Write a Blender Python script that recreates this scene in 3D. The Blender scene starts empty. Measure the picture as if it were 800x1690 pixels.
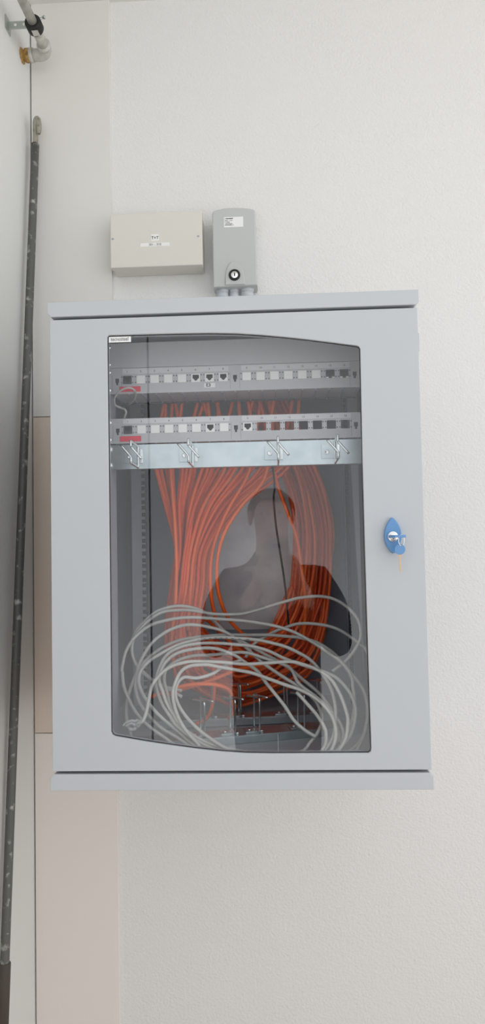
import bpy, bmesh, math, random
from mathutils import Vector, Matrix
random.seed(7)
C = bpy.context.scene.collection
PI = math.pi
# ------------------------------------------------------------------ camera frame
F, CZ = 1200.0, 1.45                       # focal length in pixels of an 800 px wide frame; eye height
Yc = Vector((58, 56, F)).normalized()
Zc = Vector((-486, -25245, F)).normalized()
Zc = (Zc - Zc.dot(Yc) * Yc).normalized()
Xc = Yc.cross(Zc)
def P(px, py, Y):
    c = Vector((px - 400, py - 845, F))
    d = Vector((c.dot(Xc), c.dot(Yc), c.dot(Zc))) * 1.0
    d *= Y / d.y
    return Vector((d.x, Y, d.z + CZ))
YF, YW = 1.169, 1.772                      # door front plane, rear wall plane
cam = bpy.data.cameras.new('camera'); co = bpy.data.objects.new('camera', cam); C.objects.link(co)
cam.sensor_fit = 'HORIZONTAL'; cam.sensor_width = 36; cam.lens = F / 800 * 36; cam.clip_start = 0.02
R = Vector((Xc.x, Yc.x, Zc.x)); D = Vector((Xc.y, Yc.y, Zc.y)); FW = Vector((Xc.z, Yc.z, Zc.z))
co.matrix_world = Matrix(((R.x, -D.x, -FW.x, 0), (R.y, -D.y, -FW.y, 0), (R.z, -D.z, -FW.z, CZ), (0, 0, 0, 1)))
bpy.context.scene.camera = co
# ------------------------------------------------------------------ materials
def lin(r, g, b):
    f = lambda c: (c / 255 / 12.92) if c / 255 <= 0.04045 else ((c / 255 + 0.055) / 1.055) ** 2.4
    return (f(r), f(g), f(b), 1)
MATS = {}
def mat(name, rgb, rough=0.5, metal=0.0, bump=None, mottle=None, spec=0.5):
    m = bpy.data.materials.new(name); m.use_nodes = True
    nt = m.node_tree; b = nt.nodes['Principled BSDF']
    b.inputs['Base Color'].default_value = lin(*rgb)
    b.inputs['Roughness'].default_value = rough; b.inputs['Metallic'].default_value = metal
    b.inputs['Specular IOR Level'].default_value = spec
    tc = nt.nodes.new('ShaderNodeTexCoord')
    if mottle:                              # (scale, second colour, low, high)
        n = nt.nodes.new('ShaderNodeTexNoise'); n.inputs['Scale'].default_value = mottle[0]; n.inputs['Detail'].default_value = 5
        r = nt.nodes.new('ShaderNodeMapRange'); r.inputs['From Min'].default_value = mottle[2]; r.inputs['From Max'].default_value = mottle[3]
        x = nt.nodes.new('ShaderNodeMix'); x.data_type = 'RGBA'
        x.inputs['A'].default_value = lin(*rgb); x.inputs['B'].default_value = lin(*mottle[1])
        nt.links.new(tc.outputs['Object'], n.inputs['Vector']); nt.links.new(n.outputs['Fac'], r.inputs['Value'])
        nt.links.new(r.outputs['Result'], x.inputs['Factor']); nt.links.new(x.outputs['Result'], b.inputs['Base Color'])
    if bump:                                # (scale, strength, distance)
        n = nt.nodes.new('ShaderNodeTexNoise'); n.inputs['Scale'].default_value = bump[0]; n.inputs['Detail'].default_value = 4
        k = nt.nodes.new('ShaderNodeBump'); k.inputs['Strength'].default_value = bump[1]; k.inputs['Distance'].default_value = bump[2]
        nt.links.new(tc.outputs['Object'], n.inputs['Vector']); nt.links.new(n.outputs['Fac'], k.inputs['Height'])
        nt.links.new(k.outputs['Normal'], b.inputs['Normal'])
    MATS[name] = m
    return m
PLASTER = mat('white_plaster', (231, 230, 228), 0.9, bump=(190, 0.6, 0.0032), spec=0.2)
SMOOTHW = mat('smooth_white_paint', (222, 222, 219), 0.8, bump=(45, 0.12, 0.002), spec=0.2)
BOARD_U = mat('white_board', (225, 223, 219), 0.75, bump=(30, 0.1, 0.002), spec=0.25)
BOARD_M = mat('beige_board', (222, 207, 194), 0.75, bump=(30, 0.1, 0.002), spec=0.25)
BOARD_L = mat('pale_beige_board', (234, 227, 221), 0.75, bump=(30, 0.1, 0.002), spec=0.25)
FLOORM = mat('warm_floor', (212, 196, 182), 0.6, mottle=(6, (204, 188, 174), 0.35, 0.65))
GREY = mat('light_grey_enamel', (187, 191, 195), 0.42, bump=(900, 0.05, 0.0005))
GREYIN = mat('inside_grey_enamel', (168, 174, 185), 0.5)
RAILM = mat('zinc_rail', (196, 200, 206), 0.45, 0.2)
BLACK = mat('black_rubber', (22, 22, 23), 0.6)
DARK = mat('dark_plastic', (30, 30, 34), 0.5)
DKGREY = mat('dark_grey_plastic', (62, 64, 68), 0.5)
PANELM = mat('panel_grey', (190, 191, 192), 0.45)
STRIPM = mat('label_strip', (214, 214, 214), 0.5)
WHITEP = mat('white_plastic', (244, 243, 238), 0.4)
PAPER = mat('white_paper', (240, 240, 238), 0.8)
INK = mat('black_ink', (25, 25, 28), 0.8)
RED = mat('red_tape', (232, 42, 66), 0.5)
CREAM = mat('cream_plastic', (220, 216, 207), 0.5, bump=(700, 0.05, 0.0004))
BOXGREY = mat('grey_box_plastic', (192, 194, 192), 0.5, bump=(700, 0.06, 0.0004))
GLANDM = mat('gland_grey', (196, 200, 205), 0.5)
GALV = mat('galvanised_steel', (206, 216, 216), 0.34, 0.85, mottle=(30, (190, 203, 205), 0.35, 0.65))
GALVD = mat('dull_zinc_plate', (244, 243, 242), 0.38, 0.15, bump=(60, 0.05, 0.001), mottle=(14, (222, 221, 222), 0.35, 0.65))
WIREM = mat('bright_zinc_wire', (228, 232, 230), 0.2, 1.0)
CHROME = mat('nickel', (240, 240, 240), 0.18, 1.0)
ORANGE = mat('orange_jacket', (255, 110, 36), 0.42)
ORANGE2 = mat('deep_orange_jacket', (244, 92, 30), 0.45)
CABGREY = mat('grey_jacket', (190, 189, 182), 0.45)
WIREGREY = mat('thin_grey_wire', (190, 186, 180), 0.5)
BLUE = mat('blue_plastic', (98, 146, 196), 0.4)
COPPER = mat('copper_key', (200, 172, 146), 0.4, 0.5)
STEEL = mat('worn_dark_steel', (96, 96, 92), 0.5, 0.25, bump=(90, 0.3, 0.002), mottle=(55, (176, 176, 170), 0.57, 0.70))
HOOKM = mat('aged_hook_steel', (170, 166, 152), 0.4, 0.5, mottle=(60, (120, 112, 100), 0.45, 0.7))
SLEEVE = mat('brown_rubber_grip', (74, 66, 60), 0.65)
PIPEM = mat('painted_grey_pipe', (196, 194, 186), 0.45, mottle=(60, (176, 172, 162), 0.5, 0.7))
RUST = mat('rusty_brass', (182, 146, 84), 0.6, 0.3, mottle=(80, (126, 92, 48), 0.45, 0.65))
BRACKETM = mat('zinc_bracket', (176, 184, 178), 0.4, 0.7)
TAPE = mat('clear_tie_film', (206, 208, 206), 0.45)
SKIN = mat('skin', (236, 196, 180), 0.5); HAIR = mat('grey_brown_hair', (96, 86, 78), 0.7)
COAT = mat('dark_coat', (26, 27, 32), 0.85); TROUSER = mat('dark_trousers', (34, 36, 46), 0.85); SHOE = mat('black_shoes', (20, 20, 20), 0.5)
LIPS = mat('lips', (176, 104, 98), 0.5); SHIRT = mat('pale_pink_shirt', (244, 222, 214), 0.8); PHONEM = mat('rose_grey_phone', (226, 210, 206), 0.35); EYEW = mat('eye_white', (240, 238, 234), 0.3)
def glass():
    m = bpy.data.materials.new('smoked_clear_pane'); m.use_nodes = True; nt = m.node_tree; nt.nodes.clear()
    N = nt.nodes.new; L = nt.links.new
    out = N('ShaderNodeOutputMaterial'); mx = N('ShaderNodeMixShader'); t = N('ShaderNodeBsdfTransparent'); g = N('ShaderNodeBsdfGlossy')
    t.inputs['Color'].default_value = (0.975, 0.98, 0.99, 1); g.inputs['Roughness'].default_value = 0.0
    fr = N('ShaderNodeFresnel'); ge = N('ShaderNodeNewGeometry'); mr = N('ShaderNodeMapRange')
    ior = 1.56
    mr.inputs['To Min'].default_value = ior; mr.inputs['To Max'].default_value = 1 / ior
    L(ge.outputs['Backfacing'], mr.inputs['Value']); L(mr.outputs['Result'], fr.inputs['IOR'])
    L(fr.outputs['Fac'], mx.inputs['Fac']); L(t.outputs[0], mx.inputs[1]); L(g.outputs[0], mx.inputs[2]); L(mx.outputs[0], out.inputs['Surface'])
    return m
GLASS = glass()
# ------------------------------------------------------------------ mesh building
class MB:
    """collects shapes; build() links them as one mesh object"""
    def __init__(s): s.v = []; s.f = []; s.mi = []; s.sm = []; s.mats = []
    def m(s, m):
        if m not in s.mats: s.mats.append(m)
        return s.mats.index(m)
    def raw(s, vs, fs, m, smooth=False):
        b = len(s.v); k = s.m(m)
        s.v += [Vector(v) for v in vs]
        for f in fs: s.f.append([b + i for i in f]); s.mi.append(k); s.sm.append(smooth)
    def bmesh(s, bm, m, smooth=False):
        bmesh.ops.recalc_face_normals(bm, faces=bm.faces[:])
        bm.verts.index_update()
        s.raw([v.co.copy() for v in bm.verts], [[v.index for v in f.verts] for f in bm.faces], m, smooth); bm.free()
    def box(s, a, b, m, bev=0.0, seg=2):
        bm = bmesh.new(); bmesh.ops.create_cube(bm, size=1)
        lo = Vector([min(a[i], b[i]) for i in range(3)]); hi = Vector([max(a[i], b[i]) for i in range(3)])
        for v in bm.verts: v.co = Vector([lo[i] + (v.co[i] + .5) * (hi[i] - lo[i]) for i in range(3)])
        if bev: bmesh.ops.bevel(bm, geom=bm.edges[:], offset=bev, segments=seg, affect='EDGES', profile=0.5)
        s.bmesh(bm, m, False)
    def tube(s, pts, r, m, n=8, closed=False, cap=True):
        pts = [Vector(p) for p in pts]; k = len(pts)
        rs = r if isinstance(r, (list, tuple)) else [r] * k
        tan = []
        for i in range(k):
            a = pts[(i - 1) % k] if closed or i else pts[0]; b = pts[(i + 1) % k] if closed or i < k - 1 else pts[-1]
            t = b - a; tan.append(t.normalized() if t.length > 1e-9 else Vector((0, 0, 1)))
        up = Vector((0, 1, 0)) if abs(tan[0].y) < 0.9 else Vector((1, 0, 0))
        nrm = (up - up.dot(tan[0]) * tan[0]).normalized(); vs = []
        for i in range(k):
            nrm = (nrm - nrm.dot(tan[i]) * tan[i])
            nrm = nrm.normalized() if nrm.length > 1e-6 else tan[i].orthogonal().normalized()
            bi = tan[i].cross(nrm)
            for j in range(n):
                a = 2 * PI * j / n
                vs.append(pts[i] + rs[i] * (math.cos(a) * nrm + math.sin(a) * bi))
        fs = []
        for i in range(k if closed else k - 1):
            i2 = (i + 1) % k
            for j in range(n): fs.append([i * n + j, i * n + (j + 1) % n, i2 * n + (j + 1) % n, i2 * n + j])
        if cap and not closed: fs += [list(range(n))[::-1], [(k - 1) * n + j for j in range(n)]]
        s.raw(vs, fs, m, True)
    def cyl(s, a, b, r, m, n=24, r2=None): s.tube([a, b], [r, r if r2 is None else r2], m, n)
    def lathe(s, o, axis, prof, m, n=28):
        """prof: (distance along axis, radius)"""
        o = Vector(o); ax = Vector(axis).normalized(); e1 = ax.orthogonal().normalized(); e2 = ax.cross(e1); vs = []; fs = []
        for d, r in prof:
            for j in range(n):
                a = 2 * PI * j / n; vs.append(o + ax * d + max(r, 1e-5) * (math.cos(a) * e1 + math.sin(a) * e2))
        for i in range(len(prof) - 1):
            for j in range(n): fs.append([i * n + j, i * n + (j + 1) % n, (i + 1) * n + (j + 1) % n, (i + 1) * n + j])
        fs += [list(range(n))[::-1], [(len(prof) - 1) * n + j for j in range(n)]]
        bm = bmesh.new(); bv = [bm.verts.new(v) for v in vs]
        for f in fs: bm.faces.new([bv[i] for i in f])
        s.bmesh(bm, m, True)
    def ball(s, c, r, m, sx=(1, 1, 1), n=16):
        bm = bmesh.new(); bmesh.ops.create_uvsphere(bm, u_segments=n, v_segments=max(8, n // 2), radius=r)
        for v in bm.verts: v.co = Vector((c[0] + v.co.x * sx[0], c[1] + v.co.y * sx[1], c[2] + v.co.z * sx[2]))
        s.bmesh(bm, m, True)
    def curve_mesh(s, cu, fn, m):
        o = bpy.data.objects.new('tmp', cu); C.objects.link(o); bpy.context.view_layer.update()
        me = bpy.data.meshes.new_from_object(o.evaluated_get(bpy.context.evaluated_depsgraph_get()))
        bm = bmesh.new(); bm.from_mesh(me)
        bmesh.ops.remove_doubles(bm, verts=bm.verts[:], dist=1e-6)
        for v in bm.verts: v.co = fn(v.co)
        s.bmesh(bm, m)
        bpy.data.objects.remove(o); bpy.data.curves.remove(cu); bpy.data.meshes.remove(me)
    def plate(s, outline, y0, y1, m, holes=(), bev=0.0):
        """a sheet in the XZ plane from depth y0 to y1; outline and holes are lists of (x, z)"""
        cu = bpy.data.curves.new('tmp', 'CURVE'); cu.dimensions = '2D'; cu.fill_mode = 'BOTH'
        h = abs(y1 - y0) / 2; cu.extrude = h - bev; cu.bevel_depth = bev; cu.bevel_resolution = 2; cu.offset = -bev
        for ring in [outline] + list(holes):
            sp = cu.splines.new('POLY'); sp.points.add(len(ring) - 1); sp.use_cyclic_u = True
            for q, p in zip(sp.points, ring): q.co = (p[0], p[1], 0, 1)
        ym = (y0 + y1) / 2
        s.curve_mesh(cu, lambda c: Vector((c.x, ym + c.z, c.y)), m)
    def text(s, t, x, y, z, size, m, depth=0.0002, align='CENTER', sx=1.0, bold=0.0):
        """lettering facing the viewer (-Y), baseline centre height z"""
        cu = bpy.data.curves.new('tmp', 'FONT'); cu.body = t; cu.size = size; cu.extrude = depth; cu.align_x = align; cu.align_y = 'CENTER'; cu.offset = bold
        cu.resolution_u = 3
        s.curve_mesh(cu, lambda c: Vector((x + c.x * sx, y - c.z, z + c.y)), m)
    def build(s, name, parent=None, kind=None):
        me = bpy.data.meshes.new(name); me.from_pydata([tuple(v) for v in s.v], [], s.f)
        for m in s.mats: me.materials.append(m)
        me.polygons.foreach_set('material_index', s.mi); me.polygons.foreach_set('use_smooth', s.sm); me.update()
        o = bpy.data.objects.new(name, me); C.objects.link(o)
        if kind: o['kind'] = kind
        if parent is not None: adopt(o, parent)
        return o
def world_of(o):
    p = Vector((0, 0, 0))
    while o is not None: p += o.location; o = o.parent
    return p
def adopt(o, parent):
    """keeps world-space vertices while the parent stands elsewhere"""
    o.parent = parent; o.location = -world_of(parent)
def tag(o, label, cat, group=None):
    o['label'] = label; o['category'] = cat
    if group: o['group'] = group
    return o
def thing(name, label, cat, loc, group=None):
    o = bpy.data.objects.new(name, None); C.objects.link(o); o.empty_display_size = 0.05
    o.location = loc
    return tag(o, label, cat, group)
def settle(o):
    """puts a single-mesh thing's origin at its base"""
    vs = o.data.vertices; n = len(vs)
    c = Vector((sum(v.co.x for v in vs) / n, sum(v.co.y for v in vs) / n, min(v.co.z for v in vs)))
    for v in vs: v.co -= c
    o.location = c; return o
def smooth(pts, sub=6, closed=False):
    pts = [Vector(p) for p in pts]; k = len(pts); out = []
    for i in range(k if closed else k - 1):
        g = (lambda j: pts[j % k]) if closed else (lambda j: pts[max(0, min(k - 1, j))])
        a, b, c, d = g(i - 1), g(i), g(i + 1), g(i + 2)
        for q in range(sub):
            t = q / sub
            out.append(0.5 * ((2 * b) + (c - a) * t + (2 * a - 5 * b + 4 * c - d) * t * t + (3 * b - a - 3 * c + d) * t ** 3))
    if not closed: out.append(pts[-1])
    return out
def rect(x0, z0, x1, z1): return [(x0, z0), (x1, z0), (x1, z1), (x0, z1)]
def rrect(x0, z0, x1, z1, r, n=4):
    out = []
    for cx, cz, a0 in ((x1 - r, z1 - r, 0), (x0 + r, z1 - r, 90), (x0 + r, z0 + r, 180), (x1 - r, z0 + r, 270)):
        for i in range(n + 1):
            a = math.radians(a0 + 90 * i / n); out.append((cx + r * math.cos(a), cz + r * math.sin(a)))
    return out
def circ(x, z, r, n=24): return [(x + r * math.cos(2 * PI * i / n), z + r * math.sin(2 * PI * i / n)) for i in range(n)]
def XZ(px, py, Y): p = P(px, py, Y); return (p.x, p.z)
# ------------------------------------------------------------------ the setting
XL = P(55.5, 845, YW).x                    # left wall plane
CEIL = P(400, 0, YW).z + 0.012
def struct(name, a, b, m, bev=0):
    k = MB(); k.box(a, b, m, bev); return k.build(name, kind='structure')
struct('wall_back', (XL - 0.15, YW, 0), (3.4, YW + 0.15, CEIL), PLASTER)
struct('wall_left', (XL - 0.15, -0.2, 0), (XL, YW, CEIL), SMOOTHW)
struct('trim_4', (XL - 0.006, -1.085, 0), (XL + 0.002, -1.070, CEIL), DKGREY, 0.002)
struct('floor', (XL - 0.15, -1.5, -0.1), (3.4, YW + 0.15, 0), FLOORM)
struct('ceiling', (XL - 0.15, 0.55, CEIL), (3.4, YW + 0.15, CEIL + 0.1), SMOOTHW)
XB = P(191, 900, YW).x                     # right edge of the cladding boards in the corner
ZS1, ZS2 = P(70, 688, YW - 0.01).z, P(70, 1210, YW - 0.01).z
g = 0.0032
struct('trim_1', (XL + g, YW - 0.010, ZS1 + 0.0008), (XB, YW, CEIL), BOARD_U, 0.0008)
struct('trim_2', (XL + g, YW - 0.010, ZS2 + 0.0008), (XB, YW, ZS1 - 0.0008), BOARD_M, 0.0008)
struct('trim_3', (XL + g, YW - 0.010, 0), (XB, YW, ZS2 - 0.0008), BOARD_L, 0.0008)
# ------------------------------------------------------------------ network cabinet
x0 = (P(81, 528, YF).x + P(87.5, 1273, YF).x) / 2; x1 = (P(689, 508, YF).x + P(712, 1271, YF).x) / 2
zt = (P(81, 528, YF).z + P(689, 508, YF).z) / 2; zb = (P(88, 1273, YF).z + P(712, 1271, YF).z) / 2
ct0, ct1 = (P(79, 524, YF).z + P(690, 502.5, YF).z) / 2, (P(78, 500, YF).z + P(690, 477.5, YF).z) / 2
cb1, cb0 = (P(84, 1278, YF).z + P(716, 1275, YF).z) / 2, (P(84, 1305, YF).z + P(716, 1303, YF).z) / 2
cx0, cx1 = x0 - 0.0035, x1 + 0.0025
cab = thing('network_cabinet', 'light grey wall-mounted steel network cabinet with a smoked glass door', 'cabinet', ((x0 + x1) / 2, (YF + YW) / 2, cb0))
YB = YF + 0.021                            # front of the body behind the door
r = 0.006
k = MB(); k.plate([(cx0 + r, ct0), (cx1 - r, ct0), (cx1, ct0 + r), (cx1, ct1), (cx0, ct1), (cx0, ct0 + r)], YF - 0.001, YW - 0.001, GREY, bev=0.0012); k.build('top_cap', cab)
k = MB(); k.plate([(cx0, cb0), (cx1, cb0), (cx1, cb1 - r), (cx1 - r, cb1), (cx0 + r, cb1), (cx0, cb1 - r)], YF - 0.001, YW - 0.001, GREY, bev=0.0012); k.build('bottom_cap', cab)
ZI0, ZI1 = cb1, ct0                        # clear inside height
for xa, xb in ((x0 + 0.001, x0 + 0.0028), (x1 - 0.0028, x1 - 0.001)):
    k = MB(); k.box((xa, YB, ZI0), (xb, YW - 0.002, ZI1), GREYIN); k.build('side_panel', cab)
k = MB(); k.box((x0 + 0.003, YW - 0.006, ZI0), (x1 - 0.003, YW - 0.003, ZI1), GREYIN)
back = k.build('back_panel', cab)
a, b = P(335, 1040, YW - 0.01), P(512, 772, YW - 0.01)
k = MB(); k.plate(rrect(a.x, a.z, b.x, b.z, 0.012), YW - 0.0085, YW - 0.0062, GALVD, bev=0.0005)
k.build('cover_plate', back)
# front lips of the body
k = MB(); k.box((x0 + 0.003, YB, ZI1 - 0.012), (x1 - 0.003, YB + 0.0015, ZI1), GREYIN); k.box((x0 + 0.003, YB, ZI1 - 0.0015), (x1 - 0.003, YB + 0.03, ZI1), DKGREY); k.build('top_lip', cab)
for za, zb2 in ((ZI1 - 0.011, ZI1 - 0.0005), (ZI0 + 0.0005, ZI0 + 0.011)):   # black strips added as painted shade in the gaps above and below the door
    k = MB(); k.box((x0 + 0.004, YB - 0.0018, za), (x1 - 0.004, YB - 0.0001, zb2), BLACK); k.build('gap_shade_strip', cab)
# 19 inch rails: front pair and rear pair, with rows of square holes
XM = P(388, 640, 1.285).x                  # centre line of the rack gear
YR = 1.285                                 # plane the rack gear is screwed to
XRm = (P(238, 900, 1.66).x + P(574, 900, 1.66).x) / 2
def rail(sx, yface, xm, deep):
    xe = xm + sx * 0.2265                   # inner edge
    xo = xm + sx * 0.262
    holes = []; z = ZI0 + 0.016
    while z < ZI1 - 0.02:
        for dz in (0, 0.0159, 0.0318):
            holes.append(rect(xm + sx * 0.2325 - 0.0047, z + dz, xm + sx * 0.2325 + 0.0047, z + dz + 0.0095))
        z += 0.04445
    k = MB(); k.plate(rect(min(xe, xo), ZI0 + 0.002, max(xe, xo), ZI1 - 0.002), yface, yface + 0.002, RAILM, holes)
    k.box((xm + sx * 0.2295, yface + 0.009, ZI0 + 0.002), (xm + sx * 0.2385, yface + 0.010, ZI1 - 0.002), DKGREY)  # dark strip added to stand in for the shade behind the holes
    k.box((xe, yface, ZI0 + 0.002), (xe + sx * 0.002, yface + deep, ZI1 - 0.002), GREYIN)
    k.box((xo, yface, ZI0 + 0.002), (xo - sx * 0.002, yface + 0.045, ZI1 - 0.002), GREYIN)
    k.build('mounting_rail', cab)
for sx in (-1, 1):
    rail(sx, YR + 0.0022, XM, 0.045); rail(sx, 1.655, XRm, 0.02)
# door
OPX = [(176.5, 560), (176.5, 556), (179, 553), (182, 552.8), (230, 551.5), (290, 550), (345, 549), (390, 549.8), (430, 552.3), (470, 555.8), (510, 560.2), (550, 565.2), (589, 570.3), (592.5, 572), (594.3, 576),
       (598, 760), (603, 940), (608, 1100), (612.5, 1236), (611.5, 1240.5), (608, 1243), (560, 1243.3), (450, 1244), (405, 1243.3), (365, 1240.5), (320, 1235.5), (280, 1230), (240, 1224), (190, 1215.3), (185.5, 1213), (183, 1208),
       (181.3, 1000), (178.8, 760)]
op = [XZ(px, py, YF) for px, py in OPX]
def inset(ring, d):
    n = len(ring); out = []; area = sum(ring[i][0] * ring[(i + 1) % n][1] - ring[(i + 1) % n][0] * ring[i][1] for i in range(n)); s = 1 if area > 0 else -1
    for i in range(n):
        (ax, az), (bx, bz) = ring[i - 1], ring[(i + 1) % n]; dx, dz = bx - ax, bz - az; L = math.hypot(dx, dz) or 1
        out.append((ring[i][0] - s * dz / L * d, ring[i][1] + s * dx / L * d))
    return out
k = MB(); k.plate(rect(x0, zb, x1, zt), YF, YF + 0.0185, GREY, [op], bev=0.0012); door = k.build('door', cab)
k = MB(); k.plate(inset(op, 0.0002), YF + 0.0045, YF + 0.0062, BLACK, [inset(op, 0.0009)]); k.build('gasket', door)
k = MB(); k.plate(inset(op, 0.0008), YF + 0.0063, YF + 0.0093, GLASS); k.build('glass_pane', door)
a, b = P(177.5, 564, YF), P(215, 553.4, YF)
k = MB(); k.box((a.x + 0.0008, YF + 0.0051, a.z), (b.x, YF + 0.0059, b.z), PAPER)
k.text('tecnosteel', (a.x + b.x) / 2, YF + 0.0051, (a.z + b.z) / 2 + 0.0003, 0.0088, INK, sx=0.80)
k.build('brand_sticker', door)
# hinge leaf seen on the right edge of the body
k = MB(); a, b = P(691, 578, YF), P(694, 548, YF); k.box((x1 - 0.001, YF + 0.004, a.z), (x1 + 0.0022, YF + 0.045, b.z), GREY, 0.0008); k.build('hinge', cab)
# lock: leaf shaped blue plate, nickel cylinder
c = P(646.8, 885, YF)
lp = smooth([(*q, 0) for q in [XZ(px, py, YF) for px, py in [(645.8, 854.5), (652, 860), (657.5, 869), (660.5, 879), (660.8, 889), (658, 899), (653, 908), (648.5, 913), (645, 911.5), (639.5, 905), (635, 896), (633, 886), (634, 875), (637.5, 865), (642, 857.5)]]], 4, True)
k = MB(); k.plate([(v.x, v.y) for v in lp], YF - 0.009, YF + 0.0005, BLUE, bev=0.0015); lk = k.build('lock_plate', door)
c = P(648, 885.5, YF - 0.009)
k = MB(); k.lathe((c.x, YF - 0.0085, c.z), (0, -1, 0), [(0, 0.0082), (0.003, 0.0082), (0.0036, 0.0076)], CHROME); k.lathe((c.x, YF - 0.0121, c.z), (0, -1, 0), [(0, 0.0062), (0.0006, 0.006)], CHROME)
k.box((c.x - 0.004, YF - 0.0129, c.z - 0.0006), (c.x + 0.004, YF - 0.0125, c.z + 0.0006), DARK); k.build('lock_cylinder', door)
# key left in the lock: flat blue bow seen from its edge
kt = thing('key', 'key pushed into the blue cabinet lock, its flat blue bow seen edge on', 'key', (c.x, YF - 0.03, c.z - 0.002), 'keys on the cabinet lock')
yk = YF - 0.0131
k = MB(); bow = [(c.x - 0.0078, yk - 0.002), (c.x + 0.0165, yk - 0.004), (c.x + 0.018, yk - 0.012), (c.x + 0.013, yk - 0.021), (c.x - 0.001, yk - 0.022), (c.x - 0.0075, yk - 0.014)]
vs = [(x, y, c.z - 0.0021) for x, y in bow] + [(x, y, c.z + 0.0021) for x, y in bow]; n = 6
bm = bmesh.new(); bv = [bm.verts.new(v) for v in vs]
bm.faces.new(bv[:n]); bm.faces.new(bv[n:])
for i in range(n): bm.faces.new((bv[i], bv[(i + 1) % n], bv[n + (i + 1) % n], bv[n + i]))
bmesh.ops.bevel(bm, geom=bm.edges[:], offset=0.0005, segments=2, affect='EDGES'); k.bmesh(bm, BLUE, False)
k.build('bow', kt)
k = MB(); k.box((c.x - 0.003, yk - 0.003, c.z - 0.0008), (c.x + 0.003, yk + 0.002, c.z + 0.0008), COPPER, 0.0003); k.build('blade', kt)
yr = YF - 0.027
a, b = P(663.5, 884, yr), P(660.5, 899.5, yr)
mid = (a + b) / 2; rr = (a - b).length / 2 + 0.0012
k = MB(); k.tube([mid + Vector((math.cos(t) * rr * 0.55, math.cos(t) * 0.003, math.sin(t) * rr)) for t in [2 * PI * i / 28 for i in range(28)]], 0.0006, CHROME, 6, True)
settle(tag(k.build('key_ring'), 'thin wire key ring joining the key in the lock to the hanging key', 'key ring'))
hc = P(659.5, 906.5, yr)
kt = thing('key', 'spare key with round blue bow hanging from the ring below the cabinet lock', 'key', (hc.x, hc.y, hc.z - 0.037), 'keys on the cabinet lock')
k = MB(); k.plate(circ(hc.x, hc.z, 0.0083), yr - 0.0012, yr + 0.0012, BLUE, [circ(hc.x + 0.0002, hc.z + 0.0062, 0.0012, 10)], bev=0.0004); k.build('bow', kt)
e = P(659, 944, yr)
k = MB(); k.plate([(hc.x - 0.0021, hc.z - 0.0075), (hc.x + 0.0023, hc.z - 0.0075), (hc.x + 0.0021, hc.z - 0.013), (hc.x + 0.0008, hc.z - 0.0142), (hc.x + 0.0010, hc.z - 0.019), (hc.x + 0.0004, hc.z - 0.0205), (hc.x + 0.0009, hc.z - 0.023), (hc.x + 0.0012, e.z + 0.002), (hc.x, e.z), (hc.x - 0.0012, e.z + 0.002)], yr - 0.0008, yr + 0.0008, COPPER); k.build('blade', kt)
# ------------------------------------------------------------------ rack gear
def jack_mesh(frame_m, dark_m=DARK):
    k = MB(); T = [(-.0058, .0056), (-.0058, -.0014), (-.0036, -.0014), (-.0036, -.0036), (-.0020, -.0036), (-.0020, -.0052), (.0020, -.0052), (.0020, -.0036), (.0036, -.0036), (.0036, -.0014), (.0058, -.0014), (.0058, .0056)]
    k.plate(rect(-.0079, -.0076, .0079, .0072), -0.0008, 0.0012, frame_m, [T])
    k.box((-.0062, 0.012, -.0058), (.0062, 0.013, .006), dark_m); k.box((-.0066, 0.0012, .0056), (.0066, .013, .0062), dark_m); k.box((-.0066, 0.0012, -.0060), (.0066, .013, -.0053), dark_m)
    for sx in (-1, 1): k.box((sx * .0059, 0.0012, -.006), (sx * .0066, .013, .006), dark_m)
    return k
def blank_mesh():
    k = MB(); k.box((-.0078, -0.0016, -.0076), (.0078, 0.004, .0074), WHITEP, 0.0006); return k
PROTO = {}
def insert(kind, parent, x, z):
    nm = {'j': 'jack', 'd': 'jack', 'b': 'blank_cover', 't': 'jack'}[kind]
    if kind not in PROTO:
        if kind == 'b': PROTO[kind] = blank_mesh().build(nm)
        elif kind == 'j': PROTO[kind] = jack_mesh(WHITEP).build(nm)
        elif kind == 'd': PROTO[kind] = jack_mesh(DKGREY).build(nm)
        else:
            k = jack_mesh(DKGREY)
            for sx in (-1, 1): k.box((sx * .0052 - .0022, -0.0014, -.0076), (sx * .0052 + .0022, 0, -.0056), WHITEP)
            PROTO[kind] = k.build(nm)
        o = PROTO[kind]
    else: o = PROTO[kind].copy(); C.objects.link(o)
    o.parent = parent; o.location = Vector((x, YR - 0.001, z)) - parent.location
PORTX = [-(0.0210 + 0.0247 * i) for i in range(7, -1, -1)] + [0.0210 + 0.0247 * i for i in range(8)]
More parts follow.
